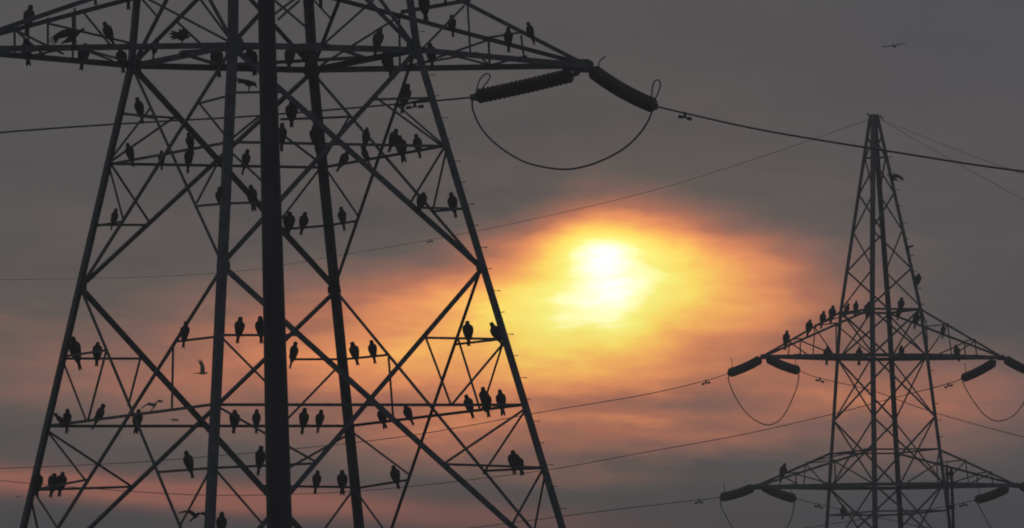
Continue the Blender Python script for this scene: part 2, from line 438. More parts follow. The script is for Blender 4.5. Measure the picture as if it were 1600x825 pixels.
link((118,75),'LF',(177,98),'LB'); link((118,76),'LF',(48,91),'LB'); link((208,102),'LB',(118,77),'LF'); link((75,79),'LF',(24,90),'LB')
NP.bar('crossarm_chord', TR-TIP*.65+Vector((0,0,.02)), TR+TIP*.05+Vector((0,0,-.02)), .26, pl['RF'][1], 'x')
NP.plate(TR-TIP*.12, Vector((TIP.y, -TIP.x, 0)), .55, .30, .03, -.1)
NP.bolts('D', 8.2, 22.4, .475, .13, .007)

# ---- the far pylon
FZ = [28.887, 24.596, 21.634, 19.888, 17.597, 16.390, 15.088]; FR = [.147, .9478, 1.5297, 1.7137, 1.947, 2.0611, 2.1943]
sl_ = (FR[6]-FR[2])/(FZ[2]-FZ[6])
far_root = empty('lattice_pylon', (13.698, 310, 0))
tag(far_root, 'slim distant lattice pylon with pointed top and two pairs of crossarms, on the right', 'pylon')
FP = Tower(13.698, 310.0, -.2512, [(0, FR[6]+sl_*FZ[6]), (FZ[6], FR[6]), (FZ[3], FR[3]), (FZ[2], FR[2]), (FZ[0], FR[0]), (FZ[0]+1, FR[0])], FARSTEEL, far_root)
ZT, ZW, ZA, ZM, ZB0, ZB = FZ[0], FZ[2], FZ[3]+.02, FZ[4], FZ[5], FZ[6]
for L in 'ABCD': FP.leg(L, (0, ZB, ZA, ZW, ZT), .142, .018)
FP.footings(.45)
def zpix(py, leg='A'):
    lo, hi = 5.0, 30.0
    for _ in range(40):
        md = (lo+hi)/2
        if project(FP.J(leg, md))[1] > py: lo = md
        else: hi = md
    return lo
zz = [zpix(v) for v in (483, 424, 363, 304, 247, 215)]
for f, (a, b) in FP.FACES.items():
    n = FP.face(f, ZW, ZW+5)[1]
    outer = a if a in 'AD' else b; inner = b if outer == a else a
    seq = [outer, inner] if f in ('AB', 'CD') else [inner, outer]
    for i in range(len(zz)-1):
        FP.bar('diagonal_brace', FP.J(seq[i % 2], zz[i]), FP.J(seq[(i+1) % 2], zz[i+1]), .07, n, f)
    FP.bar('horizontal_brace', FP.J(a, zz[4]), FP.J(b, zz[4]), .06, n, f)
    n2 = FP.face(f, ZB, ZA)[1]
    zs = [ZW, ZA, ZM, ZB, ZB-2.6, ZB-5.6, ZB-9, ZB-12.5]
    for i in range(len(zs)-1):
        nn = FP.face(f, zs[i+1], zs[i])[1]
        FP.bar('diagonal_brace', FP.J(a, zs[i]), FP.J(b, zs[i+1]), .074, nn, f)
        FP.bar('diagonal_brace', FP.J(b, zs[i]), FP.J(a, zs[i+1]), .074, nn, f)
    for z, w in ((ZW, .085), (ZA, .13), (ZB0, .062), (ZB, .12), (ZB-1.0, .06), (ZB-5.6, .09), (ZB-12.5, .09)):
        FP.bar('horizontal_brace', FP.J(a, z), FP.J(b, z), w, n2, f)
fdir = (FP.J('C', 0)+FP.J('D', 0))/2 - FP.axis; fdir.normalize()
def far_arm(z, zt, px, sgn):
    lo, hi = 1.0, 20.0
    c = Vector((FP.X, FP.Y, z))
    for _ in range(50):
        md = (lo+hi)/2
        if (project(c+fdir*sgn*md)[0]-px)*sgn < 0: lo = md
        else: hi = md
    T = c + fdir*sgn*lo
    legs = 'DC' if sgn > 0 else 'BA'
    tops = []; bots = []
    for kk, leg in enumerate(legs):
        P1, P0 = FP.J(leg, z), FP.J(leg, zt); n = (P0-P1).cross(T-P1).normalized()
        if n.y > 0: n = -n
        nm = 'fa%d%d%d' % (z, sgn, kk)
        FP.bar('crossarm_chord', P1, T, .135, n, nm); FP.bar('crossarm_chord', P0, T, .085, n, nm)
        t = [P0.lerp(T, s) for s in (.33, .66)]; b = [P1.lerp(T, s) for s in (.33, .66)]
        tops.append(t); bots.append(b)
        for i in range(2): FP.bar('crossarm_brace', t[i], b[i], .05, n, nm)
        FP.bar('crossarm_brace', P1, t[0], .05, n, nm); FP.bar('crossarm_brace', b[0], t[1], .05, n, nm)
    for i in range(2):
        FP.bar('crossarm_brace', tops[0][i], tops[1][i], .045, up, 'x'); FP.bar('crossarm_brace', bots[0][i], bots[1][i], .045, up, 'x')
    FP.bar('crossarm_brace', FP.J(legs[0], zt), tops[1][0], .045, up, 'x')
    FP.plate(T-fdir*sgn*.1, Vector((fdir.y, -fdir.x, 0)), .42, .2, .03, -.06)
    return T
TUL = far_arm(ZA, ZW, 1193, -1); TUR = far_arm(ZA, ZW, 1568, 1)
TLL = far_arm(ZB, ZB0, 1181, -1); TLR = far_arm(ZB, ZB0, 1592, 1)
FP.bolts('D', 12.5, 28, .62, .13, .012)
# peak: cap plate with earth-wire horns
o = far_root.location; c = Vector((FP.X, FP.Y, ZT))
bm = bmesh.new(); box(bm, c-o+Vector((0, 0, .06)), fdir*.13, Vector((-fdir.y, fdir.x, 0))*.14, Vector((0, 0, .05)))
from_bm('peak_cap', bm, FARSTEEL, far_root)
for pts in (((1362, 183), (1358, 181), (1355, 176)), ((1372, 183), (1377, 182), (1379, 186))):
    bm = bmesh.new(); tube(bm, [at(x, y, 310)-o for x, y in pts], .04, 6, .025)
    from_bm('earth_wire_horn', bm, FARSTEEL, far_root)

# ------------------------------------------------------------------ the thick pole in front and the twin post by the far pylon
P0, P1 = at(439.5, 936, 140), at(415.6, -14, 140)
axis = (P1-P0).normalized(); base = P0 - axis*(P0.z/axis.z); top = P1 + axis*1.6
bm = bmesh.new(); K = 16
tot = (top-base).length
wr = lambda h: (.305 - .0102*h)*.5*1.28 if False else .5*(.555 - .0166*h)
prev = None
for i in range(25):
    h = tot*i/24; p = base + axis*h; rr = wr(h)
    ringv = [bm.verts.new(p - base + Vector((math.cos(2*math.pi*j/K), math.sin(2*math.pi*j/K), 0))*rr) for j in range(K)]
    if prev:
        for j in range(K): bm.faces.new((prev[j], prev[(j+1) % K], ringv[(j+1) % K], ringv[j]))
    else: bm.faces.new(ringv[::-1])
    prev = ringv
bm.faces.new(prev)
po = from_bm('utility_pole', bm, POLEM, None, True); po.location = base
tag(po, 'thick dark tapered pole standing in front of the near pylon', 'pole')

tp = at(1483, 728, 262); base = Vector((tp.x, tp.y, 0))
tw = empty('service_post', base); tag(tw, 'slim dark twin post rising beside the right leg of the distant pylon', 'post')
for dx_, w in ((-.055, .036), (.085, .045)):
    bm = bmesh.new(); hgt = tp.z - (.0 if dx_ < 0 else .08)
    prism(bm, [Vector((dx_+a*w, b*.06, 0)) for a, b in ((1, 1), (-1, 1), (-1, -1), (1, -1))], Vector(), Vector((-.02, 0, hgt)))
    from_bm('upright', bm, POLEM, tw)
for h in (tp.z-.25, tp.z-1.3, tp.z-2.6, 3.0, 1.2):
    bm = bmesh.new(); box(bm, Vector((0, -.066, h)), Vector((.13, 0, 0)), Vector((0, .004, 0)), Vector((0, 0, .07))); from_bm('batten_plate', bm, POLEM, tw)
bm = bmesh.new(); tube(bm, [Vector((-.06, 0, tp.z-.05)), Vector((-.06, 0, tp.z+.12))], .03, 6, .012); from_bm('spike', bm, POLEM, tw)

# ------------------------------------------------------------------ insulator strings
def lathe_mesh(name, prof, n=20):
    bm = bmesh.new(); prev = None
    for r_, z in prof:
        ring = [bm.verts.new((r_*math.cos(2*math.pi*j/n), r_*math.sin(2*math.pi*j/n), z)) for j in range(n)]
        if prev:
            for j in range(n): bm.faces.new((prev[j], prev[(j+1) % n], ring[(j+1) % n], ring[j]))
        else: bm.faces.new(ring[::-1])
        prev = ring
    bm.faces.new(prev); bmesh.ops.recalc_face_normals(bm, faces=bm.faces[:])
    me = bpy.data.meshes.new(name); bm.to_mesh(me); bm.free()
    for p in me.polygons: p.use_smooth = True
    me.materials.append(PORC); return me
DISC = lathe_mesh('insulator_disc', [(.045, -.078), (.05, -.055), (.05, -.03), (.10, -.028), (.155, -.012), (.172, .012), (.168, .026), (.13, .022), (.125, .04), (.085, .03), (.08, .046), (.045, .04), (.03, .075)])
def string(p0, p1, label, n, sag=.03, scale=1.0, horns=()):
    root = empty('insulator_string', p0)
    tag(root, label, 'insulator', 'insulator strings at the crossarm tips')
    d = (p1-p0); Ln = d.length; e = d.normalized(); down = Vector((0, 0, -1)); down = (down - e*down.dot(e)).normalized()
    def P(t): return p0 + d*t + down*(4*t*(1-t)*sag)
    t0, t1 = .07, .95
    for i in range(n):
        t = t0 + (t1-t0)*(i+.5)/n; q = (P(min(1, t+.01))-P(max(0, t-.01))).normalized()
        ob = bpy.data.objects.new('disc', DISC); COL.objects.link(ob); ob.parent = root
        ob.location = P(t)-p0; ob.rotation_mode = 'QUATERNION'; ob.rotation_quaternion = q.to_track_quat('Z', 'Y'); ob.scale = (scale,)*3
    bm = bmesh.new(); tube(bm, [Vector(), P(t0)-p0], .03*scale, 8); box(bm, (P(.03)-p0), e*.05, down*.05, e.cross(down)*.03)
    from_bm('shackle', bm, STEEL, root)
    bm = bmesh.new(); tube(bm, [P(t1)-p0, p1-p0], .035*scale, 8); box(bm, p1-p0-e*.03, e*.09, down*.07, e.cross(down)*.03)
    from_bm('tension_clamp', bm, STEEL, root)
    for pts, r_ in horns:
        bm = bmesh.new(); tube(bm, spline([q-p0 for q in pts], 5), r_, 6); from_bm('arcing_horn', bm, STEEL, root)
    return root
yT = TR.y
def LY(x): return yT + (920-x)/F*180*.86
a0 = at(905, 114, yT+.1); a1 = at(739, 152, yT+1.87)
string(a0, a1, 'long ribbed insulator string reaching left from the near crossarm tip', 20, .02, 1.0,
       [([at(x, y, yT+1.8) for x, y in ((743,158),(746,135),(752,121),(761,115),(766,119),(762,127),(754,137),(751,146))], .016)])
b0 = at(921, 107, yT-.1); b1 = at(1024, 166, yT-2.5)
string(b0, b1, 'ribbed insulator string slanting down right from the near crossarm tip', 20, .07, 1.0,
       [([at(x, y, yT-2.3) for x, y in ((1018,158),(1019,140),(1022,128),(1028,125),(1032,131),(1029,143),(1024,154))], .016),
        ([at(x, y, yT-.4) for x, y in ((935,108),(936,98),(940,93),(946,88))], .014)])
FS = 1.02
def far_string(T, x0, y0, x1, y1, dz, label, horn=True):
    p0, p1 = at(x0, y0, T.y), at(x1, y1, T.y+dz)
    hs = []
    if horn:
        sgn = 1 if x1 > x0 else -1
        hs = [([at(x1-sgn*4, y1-5, T.y+dz*.9), at(x1-sgn*5, y1-15, T.y+dz*.9), at(x1-sgn*3.5, y1-24, T.y+dz*.9)], .012)]
    string(p0, p1, label, 14, .05, FS, hs); return p1
e1 = far_string(TUL, 1190, 560, 1139, 583, 1.7, 'short insulator string sloping left from upper left arm of distant pylon')
e2 = far_string(TUL, 1198, 559, 1248, 579, -1.7, 'short insulator string sloping right under upper left arm of distant pylon')
e3 = far_string(TUR, 1556, 564, 1504, 591, 1.7, 'short insulator string sloping left under upper right arm of distant pylon')
e4 = far_string(TUR, 1569, 560, 1620, 584, -1.7, 'insulator string cut by right frame edge, upper right arm tip of distant pylon')
e5 = far_string(TLL, 1178, 761, 1127, 777, 1.7, 'short insulator string sloping left from lower left arm of distant pylon')
e6 = far_string(TLL, 1190, 759, 1242, 779, -1.7, 'short insulator string sloping right under lower left arm of distant pylon')
e7 = far_string(TLR, 1576, 762, 1525, 781, 1.7, 'short insulator string sloping left under lower right arm of distant pylon')
e8 = far_string(TLR, 1593, 757, 1646, 778, -1.7, 'insulator string cut by right frame edge, lower right arm tip of distant pylon')

# ------------------------------------------------------------------ conductors
def cable(name, pts, r, label, cat, group, dampers=(), sub=8):
    P = spline(pts, sub); base = P[0]
    bm = bmesh.new(); tube(bm, [p-base for p in P], r, 6)
    ob = from_bm(name, bm, CABLE, None, True); ob.location = base
    tag(ob, label, cat, group)
    for (x, y, yy, s) in dampers:
        best = min(P, key=lambda p: abs(project(p)[0]-x)); i = P.index(best); e = (P[min(i+1, len(P)-1)]-P[max(i-1, 0)]).normalized()
        # closest point on the polyline at that pixel column
        for p, q in zip(P, P[1:]):
            xa, xb = project(p)[0], project(q)[0]
            if min(xa, xb) <= x <= max(xa, xb) and abs(xa-xb) > 1e-6: best = p.lerp(q, (x-xa)/(xb-xa)); e = (q-p).normalized(); break
        c = best-base; dn = Vector((0, 0, -1)); f = c + dn*.10*s
        bm = bmesh.new(); box(bm, c+dn*.04*s, e*.03*s, dn*.07*s, e.cross(dn).normalized()*.02*s)
        tube(bm, [f-e*.22*s, f+e*.22*s], .014*s, 6)
        for k in (-1, 1): tube(bm, [f+e*k*.11*s, f+e*k*.23*s], .032*s, 8, .045*s)
        from_bm('vibration_damper', bm, STEEL, ob)
    return ob
def run(pix): return [at(x, y, d) for x, y, d in pix]
YL = yT+1.87
G1 = 'conductors leaving the near pylon'; G2 = 'conductors of the distant pylon'
cable('power_line', [a1]+run([(640,161,YL+1.2),(400,181,YL+4),(230,191,YL+6),(0,207,YL+9),(-500,250,YL+16)]), .021,
      'dark cable running left behind the near pylon to the left frame edge', 'power line', G1, [(648,160,0,1)])
YR = yT-2.5
cable('power_line', [b1]+run([(1075,178,YR-1.3),(1200,205,YR-4),(1400,238,YR-9),(1600,268,YR-14),(2100,330,YR-26)]), .022,
      'dark heavy cable descending right from the near insulator across the far pylon top', 'power line', G1, [(1070,0,0,1.0)])
cable('jumper_cable', [at(738,152,YL)]+run([(739,172,YL-.1),(752,200,YL-.7),(776,226,YL-1.1),(815,251,YL-1.7),(855,262,YL-2.1),(893,264,YL-2.6),(935,253,YL-3.1),(975,232,YL-3.6),(1000,208,YL-3.9),(1013,188,YL-4.1)])+[at(1021,169,YR)], .021,
      'drooping jumper loop hanging beneath the two near insulator strings', 'jumper cable', 'jumper loops')
FD = 310
def fy(x, x0, k): return FD + abs(x-x0)/F*310*k
cable('earth_wire', [at(1358,187,FD)]+run([(1180,248,fy(1180,1358,1.7)),(1000,303,fy(1000,1358,1.7)),(750,360,fy(750,1358,1.7)),(500,404,fy(500,1358,1.7)),(380,423,fy(380,1358,1.7)),(220,433,fy(220,1358,1.7)),(0,437,fy(0,1358,1.7)),(-300,440,fy(-300,1358,1.7))]), .0085,
      'thin faint wire falling left from the distant pylon peak across the sky', 'earth wire', 'earth wires', [(672,378,0,.8)])
cable('earth_wire', [at(1376,186,FD)]+run([(1480,228,FD-9),(1600,272,FD-19),(1800,335,FD-36)]), .008, 'faint wire falling right from the distant pylon peak, the upper of two', 'earth wire', 'earth wires')
cable('earth_wire', [at(1376,187,FD+.2)]+run([(1480,246,FD-9),(1600,312,FD-19),(1800,412,FD-36)]), .008, 'faint wire falling right from the distant pylon peak, the steeper lower one', 'earth wire', 'earth wires')
def left_run(e, pix, x0): return [e] + [at(x, y, e.y + abs(x-x0)/F*310*1.5) for x, y in pix]
def right_run(e, pix, x0): return [e] + [at(x, y, e.y - abs(x-x0)/F*310*1.5) for x, y in pix]
cable('power_line', left_run(e1, [(1102,595),(1000,618),(845,644),(700,671),(600,686),(463,701),(330,713),(200,723),(0,732),(-200,738)], 1139), .0145,
      'thin wire from upper left arm of distant pylon, under the sun to the left', 'power line', G2, [(1103,595,0,1)])
cable('power_line', left_run(e3, [(1480,600),(1380,626),(1301,647),(1155,680),(1000,708),(870,732),(740,749),(600,764),(463,772),(300,773),(100,760),(0,751),(-200,735)], 1504), .0145,
      'thin wire from upper right arm of distant pylon passing left behind it', 'power line', G2, [(1482,600,0,1)])
cable('power_line', left_run(e5, [(1075,783),(980,794),(860,809),(767,821),(600,842),(300,872),(-100,900)], 1127), .0145,
      'thin wire from lower left arm of distant pylon along the bottom edge', 'power line', G2, [(1092,780,0,1)])
cable('power_line', left_run(e7, [(1500,787),(1440,798),(1370,808),(1290,820),(1200,834),(1000,862),(700,900)], 1525), .0145,
      'thin wire from lower right arm of distant pylon crossing its lower body', 'power line', G2, [(1505,785,0,1)])
cable('power_line', right_run(e2, [(1281,591),(1365,611),(1455,643),(1600,683),(1800,730)], 1248), .0145,
      'thin wire descending right from upper left arm across the distant pylon', 'power line', G2, [(1281,591,0,1)])
cable('power_line', right_run(e6, [(1279,788),(1340,802),(1412,817),(1480,831),(1700,870)], 1242), .0145,
      'thin wire descending right from lower left arm across the distant pylon', 'power line', G2, [(1279,788,0,1)])
cable('power_line', right_run(e4, [(1660,600),(1800,640)], 1620), .017, 'short wire end at right frame edge beyond upper right insulator', 'power line', G2)
cable('power_line', right_run(e8, [(1690,795),(1800,825)], 1646), .017, 'short wire end at right frame edge beyond lower right insulator', 'power line', G2)
def loop(p, q, pix, label):
    n = len(pix)+1
    cable('jumper_cable', [p] + [at(x, y, p.y+(q.y-p.y)*(i+1)/n) for i, (x, y) in enumerate(pix)] + [q], .020, label, 'jumper cable', 'jumper loops')
loop(e1, e2, [(1139,596),(1150,622),(1167,646),(1188,661),(1206,663),(1224,650),(1239,621),(1247,597)], 'hanging jumper loop beneath upper left arm of distant pylon')
loop(e3, e4, [(1507,603),(1520,625),(1538,648),(1560,658),(1585,648),(1605,620)], 'hanging jumper loop beneath upper right arm of distant pylon')
loop(e5, e6, [(1126,789),(1134,806),(1146,826),(1170,846),(1200,846),(1228,826),(1239,800)], 'jumper loop below lower left arm, cut by the bottom edge')
loop(e7, e8, [(1530,792),(1539,808),(1549,826),(1575,850),(1610,846),(1635,810)], 'jumper loop below lower right arm, cut by the bottom edge')

# ------------------------------------------------------------------ birds
def loft(bm, rings, n=12):
    prev = None
    for c, u, v in rings:
        c, u, v = Vector(c), Vector(u), Vector(v)
        ring = [bm.verts.new(c + u*math.cos(2*math.pi*j/n) + v*math.sin(2*math.pi*j/n)) for j in range(n)]
        if prev:
            for j in range(n): bm.faces.new((prev[j], prev[(j+1) % n], ring[(j+1) % n], ring[j]))
        else: bm.faces.new(ring[::-1])
        prev = ring
    bm.faces.new(prev)
def finish(name, bm, voxel, mat=PLUME):
    """one continuous skin over the overlapping volumes"""
    bmesh.ops.recalc_face_normals(bm, faces=bm.faces[:])
    me = bpy.data.meshes.new(name); bm.to_mesh(me); bm.free()
    ob = bpy.data.objects.new('tmp', me); COL.objects.link(ob)
    md = ob.modifiers.new('r', 'REMESH'); md.mode = 'VOXEL'; md.voxel_size = voxel; md.use_smooth_shade = True
    sm = ob.modifiers.new('s', 'SMOOTH'); sm.factor = .4; sm.iterations = 1
    dg = bpy.context.evaluated_depsgraph_get()
    out = bpy.data.meshes.new_from_object(ob.evaluated_get(dg)); out.name = name
    bpy.data.objects.remove(ob); bpy.data.meshes.remove(me)
    for p in out.polygons: p.use_smooth = True
    out.materials.clear(); out.materials.append(mat)
    return out
def perched_mesh(name, turn=0.0, hunch=1.0, droop=0.0, fork=.035, fat=1.0, spread=1.0):
    bm = bmesh.new()
    def hz(z): return .42 + (z-.42)*hunch if z > .42 else z
    body = [(.43, -.012, .118, .09), (.37, .0, .138*fat, .112), (.30, .012, .147*fat, .122), (.22, .028, .140*fat, .12), (.13, .052, .118*fat, .105),
            (.05, .08, .092, .078), (-.03, .112, .070, .048), (-.11, .14, .062, .026), (-.20, .168, .064*spread, .017), (-.29, .192, .070*spread, .014)]
    neck = [(.645, -.05, .016, .016), (.637, -.052, .048, .05), (.615, -.057, .070, .074), (.58, -.06, .083, .085), (.545, -.054, .084, .082), (.51, -.042, .088, .08), (.47, -.024, .102, .082)]
    loft(bm, [((0, y, hz(z)), (rx, 0, 0), (0, ry, 0)) for z, y, rx, ry in neck + body])
    for s in (-1, 1):                                    # forked tail tips
        loft(bm, [((s*.03*spread, .185, -.26), (.030*spread, 0, 0), (0, .013, 0)), ((s*.036*spread, .20, -.32), (.030*spread, 0, 0), (0, .012, 0)), ((s*.045*spread, .21, -.32-fork), (.016, 0, 0), (0, .010, 0))], 8)
        w = [(.46, .085, .0, .02, .04), (.42, .118, .01, .036, .075), (.34, .138+droop*.2, .02, .038, .09), (.24, .136+droop*.6, .05, .036, .085), (.11, .108+droop, .085, .032, .065),
             (-.01, .080+droop, .115, .025, .036), (-.085, .052+droop*.8, .14, .018, .022), (-.155, .026+droop*.6, .16, .010, .012)]
        loft(bm, [((s*x*fat*1.05, y, z), (a*1.1, 0, 0), (0, b, 0)) for z, x, y, a, b in w], 10)
        loft(bm, [((s*.055, .02, .10), (.034, 0, 0), (0, .036, 0)), ((s*.052, -.005, .03), (.02, 0, 0), (0, .022, 0)), ((s*.05, -.02, -.005), (.015, 0, 0), (0, .03, 0))], 8)
    c, t = math.cos(turn), math.sin(turn)                # hooked beak, head turned about the neck
    def hd(x, y, z): y += .055; return (x*c - y*t, x*t + y*c - .055, hz(z))
    loft(bm, [(hd(0, -.095, .59), (.028, 0, 0), (0, 0, .03)), (hd(0, -.145, .583), (.02, 0, 0), (0, 0, .022)), (hd(0, -.175, .562), (.011, 0, 0), (0, 0, .015)), (hd(0, -.182, .540), (.006, 0, 0), (0, 0, .006))], 8)
    return finish(name, bm, .0125)
def open_wing(bm, root, mid_, tip, chord, s, fingers=5, th=.014, back=Vector((0, 1, 0))):
    """a spread wing: arm, hand and separated primaries; 'back' is the trailing direction"""
    root, mid_, tip = Vector(root), Vector(mid_), Vector(tip)
    n = (mid_-root).cross(back).normalized()
    loft(bm, [(root + back*chord*.35, back*chord*.5, n*th*1.8), (root.lerp(mid_, .5) + back*chord*.32, back*chord*.52, n*th*1.4), (mid_ + back*chord*.30, back*chord*.5, n*th*1.2),
              (mid_.lerp(tip, .55) + back*chord*.26, back*chord*.40, n*th)], 10)
    p = mid_.lerp(tip, .45); out = (tip-mid_)
    for k in range(fingers):
        a = k/(fingers-1)
        st = p + back*chord*(.0 + .55*a); d = out*(.62 - .12*a) + back*chord*(.05 + .55*a)
        loft(bm, [(st, back*chord*.085, n*th*.9), (st+d*.6, back*chord*.075, n*th*.8), (st+d, back*chord*.03, n*th*.6)], 6)
def flying_mesh(name, lift, sweep, bank=0.0, span=1.0):
    """gliding or flapping: head towards -Y, wings lifted by an angle at shoulder and wrist"""
    bm = bmesh.new()
    loft(bm, [((0, y, z), (rx, 0, 0), (0, 0, rz)) for y, z, rx, rz in
              [(-.36, -.0, .01, .01), (-.345, 0, .028, .03), (-.31, .005, .046, .048), (-.26, .005, .052, .052), (-.21, 0, .06, .06), (-.10, -.01, .085, .08), (.02, -.01, .08, .072), (.14, 0, .055, .046), (.22, .005, .042, .024), (.34, .01, .06, .013), (.44, .012, .075, .011)]])
    loft(bm, [((0, -.34, -.002), (.018, 0, 0), (0, 0, .018)), ((0, -.385, -.012), (.011, 0, 0), (0, 0, .012)), ((0, -.40, -.028), (.005, 0, 0), (0, 0, .005))], 8)
    for s in (-1, 1):
        loft(bm, [((s*.03, .40, .012), (.034, 0, 0), (0, 0, .011)), ((s*.055, .50, .014), (.018, 0, 0), (0, 0, .009))], 6)
        l1, l2 = lift
        m_ = Vector((s*.36*math.cos(l1)*span, -.12-sweep*.1, .04+.36*math.sin(l1))); t_ = m_ + Vector((s*.46*math.cos(l2)*span, .05+sweep*.34, .46*math.sin(l2)))
        open_wing(bm, (s*.05, -.15, .03), m_, t_, .27, s)
    return finish(name, bm, .0125)
def landing_mesh(name, variant):
    """perched crosswise (head towards +X), wings half open behind"""
    bm = bmesh.new()
    if variant == 0:      # body level, wings flung back and drooping fingers to the left
        loft(bm, [(c, (0, a, 0), (b*.3, 0, b)) for c, a, b in [((.36, 0, .50), .012, .012), ((.34, 0, .505), .05, .05), ((.29, 0, .48), .064, .066), ((.22, 0, .43), .07, .075), ((.12, 0, .34), .105, .12), ((0, 0, .27), .12, .135), ((-.12, 0, .22), .10, .10), ((-.22, 0, .17), .06, .055), ((-.33, 0, .10), .055, .022)]])
        loft(bm, [((.36, 0, .49), (0, .022, 0), (0, 0, .022)), ((.40, 0, .475), (0, .013, 0), (0, 0, .014)), ((.415, 0, .45), (0, .006, 0), (0, 0, .006))], 8)
        for s in (-1, 1):
            loft(bm, [((.10, s*.1, .38), (.05, 0, .05), (0, .03, 0)), ((-.10, s*.16, .42), (.04, 0, .11), (0, .025, 0)), ((-.32, s*.20, .38), (.03, 0, .11), (0, .02, 0)), ((-.50, s*.22, .30), (.02, 0, .075), (0, .016, 0))], 10)
            for k in range(4):
                loft(bm, [((-.42, s*.215, .38-.05*k), (0, .014, 0), (0, 0, .026)), ((-.60+.02*k, s*.23, .26-.055*k), (0, .013, 0), (0, 0, .022)), ((-.70+.04*k, s*.235, .17-.055*k), (0, .01, 0), (0, 0, .010))], 6)
    elif variant == 1:    # leaning forward, head down, tail and wing tips raised to the left
        loft(bm, [(c, (0, a, 0), (b*.4, 0, b)) for c, a, b in [((.31, 0, .15), .012, .012), ((.315, 0, .19), .045, .04), ((.29, 0, .245), .058, .056), ((.22, 0, .29), .08, .08), ((.10, 0, .29), .115, .105), ((-.02, 0, .30), .10, .09), ((-.14, 0, .34), .07, .05), ((-.28, 0, .40), .06, .022), ((-.40, 0, .44), .07, .016)]])
        loft(bm, [((.315, 0, .175), (0, .02, 0), (.02, 0, 0)), ((.325, 0, .13), (0, .012, 0), (.013, 0, 0)), ((.312, 0, .10), (0, .005, 0), (.006, 0, 0))], 8)
        for s in (-1, 1):
            for k in range(3):
                loft(bm, [((.12, s*.10, .34), (0, .03, 0), (0, 0, .07)), ((-.10, s*.12, .38+.02*k), (0, .022, 0), (0, 0, .045)), ((-.40-.03*k, s*.13, .34+.085*k), (0, .012, 0), (0, 0, .018))], 8)
    else:                 # squat and ruffled, wing and tail feathers sticking out on both sides
        loft(bm, [(c, (a, 0, 0), (0, b, 0)) for c, a, b in [((.06, -.03, .46), .015, .015), ((.06, -.03, .45), .06, .06), ((.05, -.03, .40), .085, .085), ((0, 0, .32), .16, .13), ((0, 0, .22), .20, .15), ((0, 0, .12), .15, .13), ((0, 0, .06), .07, .07)]])
        for k, (a, L_) in enumerate(((2.7, .42), (2.95, .46), (3.25, .44), (3.5, .38), (.35, .30), (-.1, .32), (-.4, .28), (1.25, .26), (1.9, .26))):
            d = Vector((math.cos(a), .1, math.sin(a)))
            c0 = Vector((0, 0, .24)); pr = Vector((-math.sin(a), 0, math.cos(a)))
            loft(bm, [(c0+d*.08, pr*.06, Vector((0, .03, 0))), (c0+d*L_*.7, pr*.045, Vector((0, .018, 0))), (c0+d*L_, pr*.015, Vector((0, .01, 0)))], 8)
    for s in (-1, 1):
        loft(bm, [((.03, s*.05, .20), (.04, 0, 0), (0, .036, 0)), ((.02, s*.05, .05), (.022, 0, 0), (0, .022, 0)), ((.02, s*.05, -.005), (.03, 0, 0), (0, .018, 0))], 8)
    return finish(name, bm, .0125)
POSE = {
 'u': perched_mesh('bird_upright', 0, 1.0, 0, .035),
 'l': perched_mesh('bird_looking_left', -1.25, .97, .008, .04),
 'r': perched_mesh('bird_looking_right', 1.25, .97, .008, .04),
 'f': perched_mesh('bird_fluffed', .5, .82, .012, .02, 1.12, 1.1),
 'h': perched_mesh('bird_hunched', -.6, .62, .02, .03, 1.15, 1.0),
 'w': perched_mesh('bird_wide_tail', .3, .95, .02, .05, 1.05, 1.5),
}
LAND = [landing_mesh('bird_half_open_wings', 0), landing_mesh('bird_leaning_forward', 1), landing_mesh('bird_ruffled', 2)]
FLY = [flying_mesh('bird_gliding', (.42, -.12), .3), flying_mesh('bird_wings_raised', (1.15, 1.3), .25), flying_mesh('bird_wings_level', (.12, -.05), .2)]
def put(me, M, label, group='dark birds of prey'):
    o = bpy.data.objects.new('bird', me); COL.objects.link(o); o.matrix_world = M
    tag(o, label, 'bird', group); return o
def perch_point(tower, planes, hx, hy, tx, ty):
    best = None
    for p in planes:
        for (a, b, A, B) in tower.segs.get(p, ()):
            # intersection of head->tail with the member, in the frame
            r = (tx-hx, ty-hy); s = (b[0]-a[0], b[1]-a[1]); den = r[0]*s[1]-r[1]*s[0]
            if abs(den) < 1e-6: continue
            t = ((a[0]-hx)*s[1]-(a[1]-hy)*s[0])/den; w = ((a[0]-hx)*r[1]-(a[1]-hy)*r[0])/den
            if -.04 <= w <= 1.04 and .40 <= t <= 1.0 and abs(s[1]) < 1.25*abs(s[0])+1:
                sc = abs(t-.66) + (.1 if abs(s[1]) > .5*abs(s[0]) else 0)
                if best is None or sc < best[0]:
                    best = (sc, t, A.lerp(B, w))
    return best
NOPERCH = []
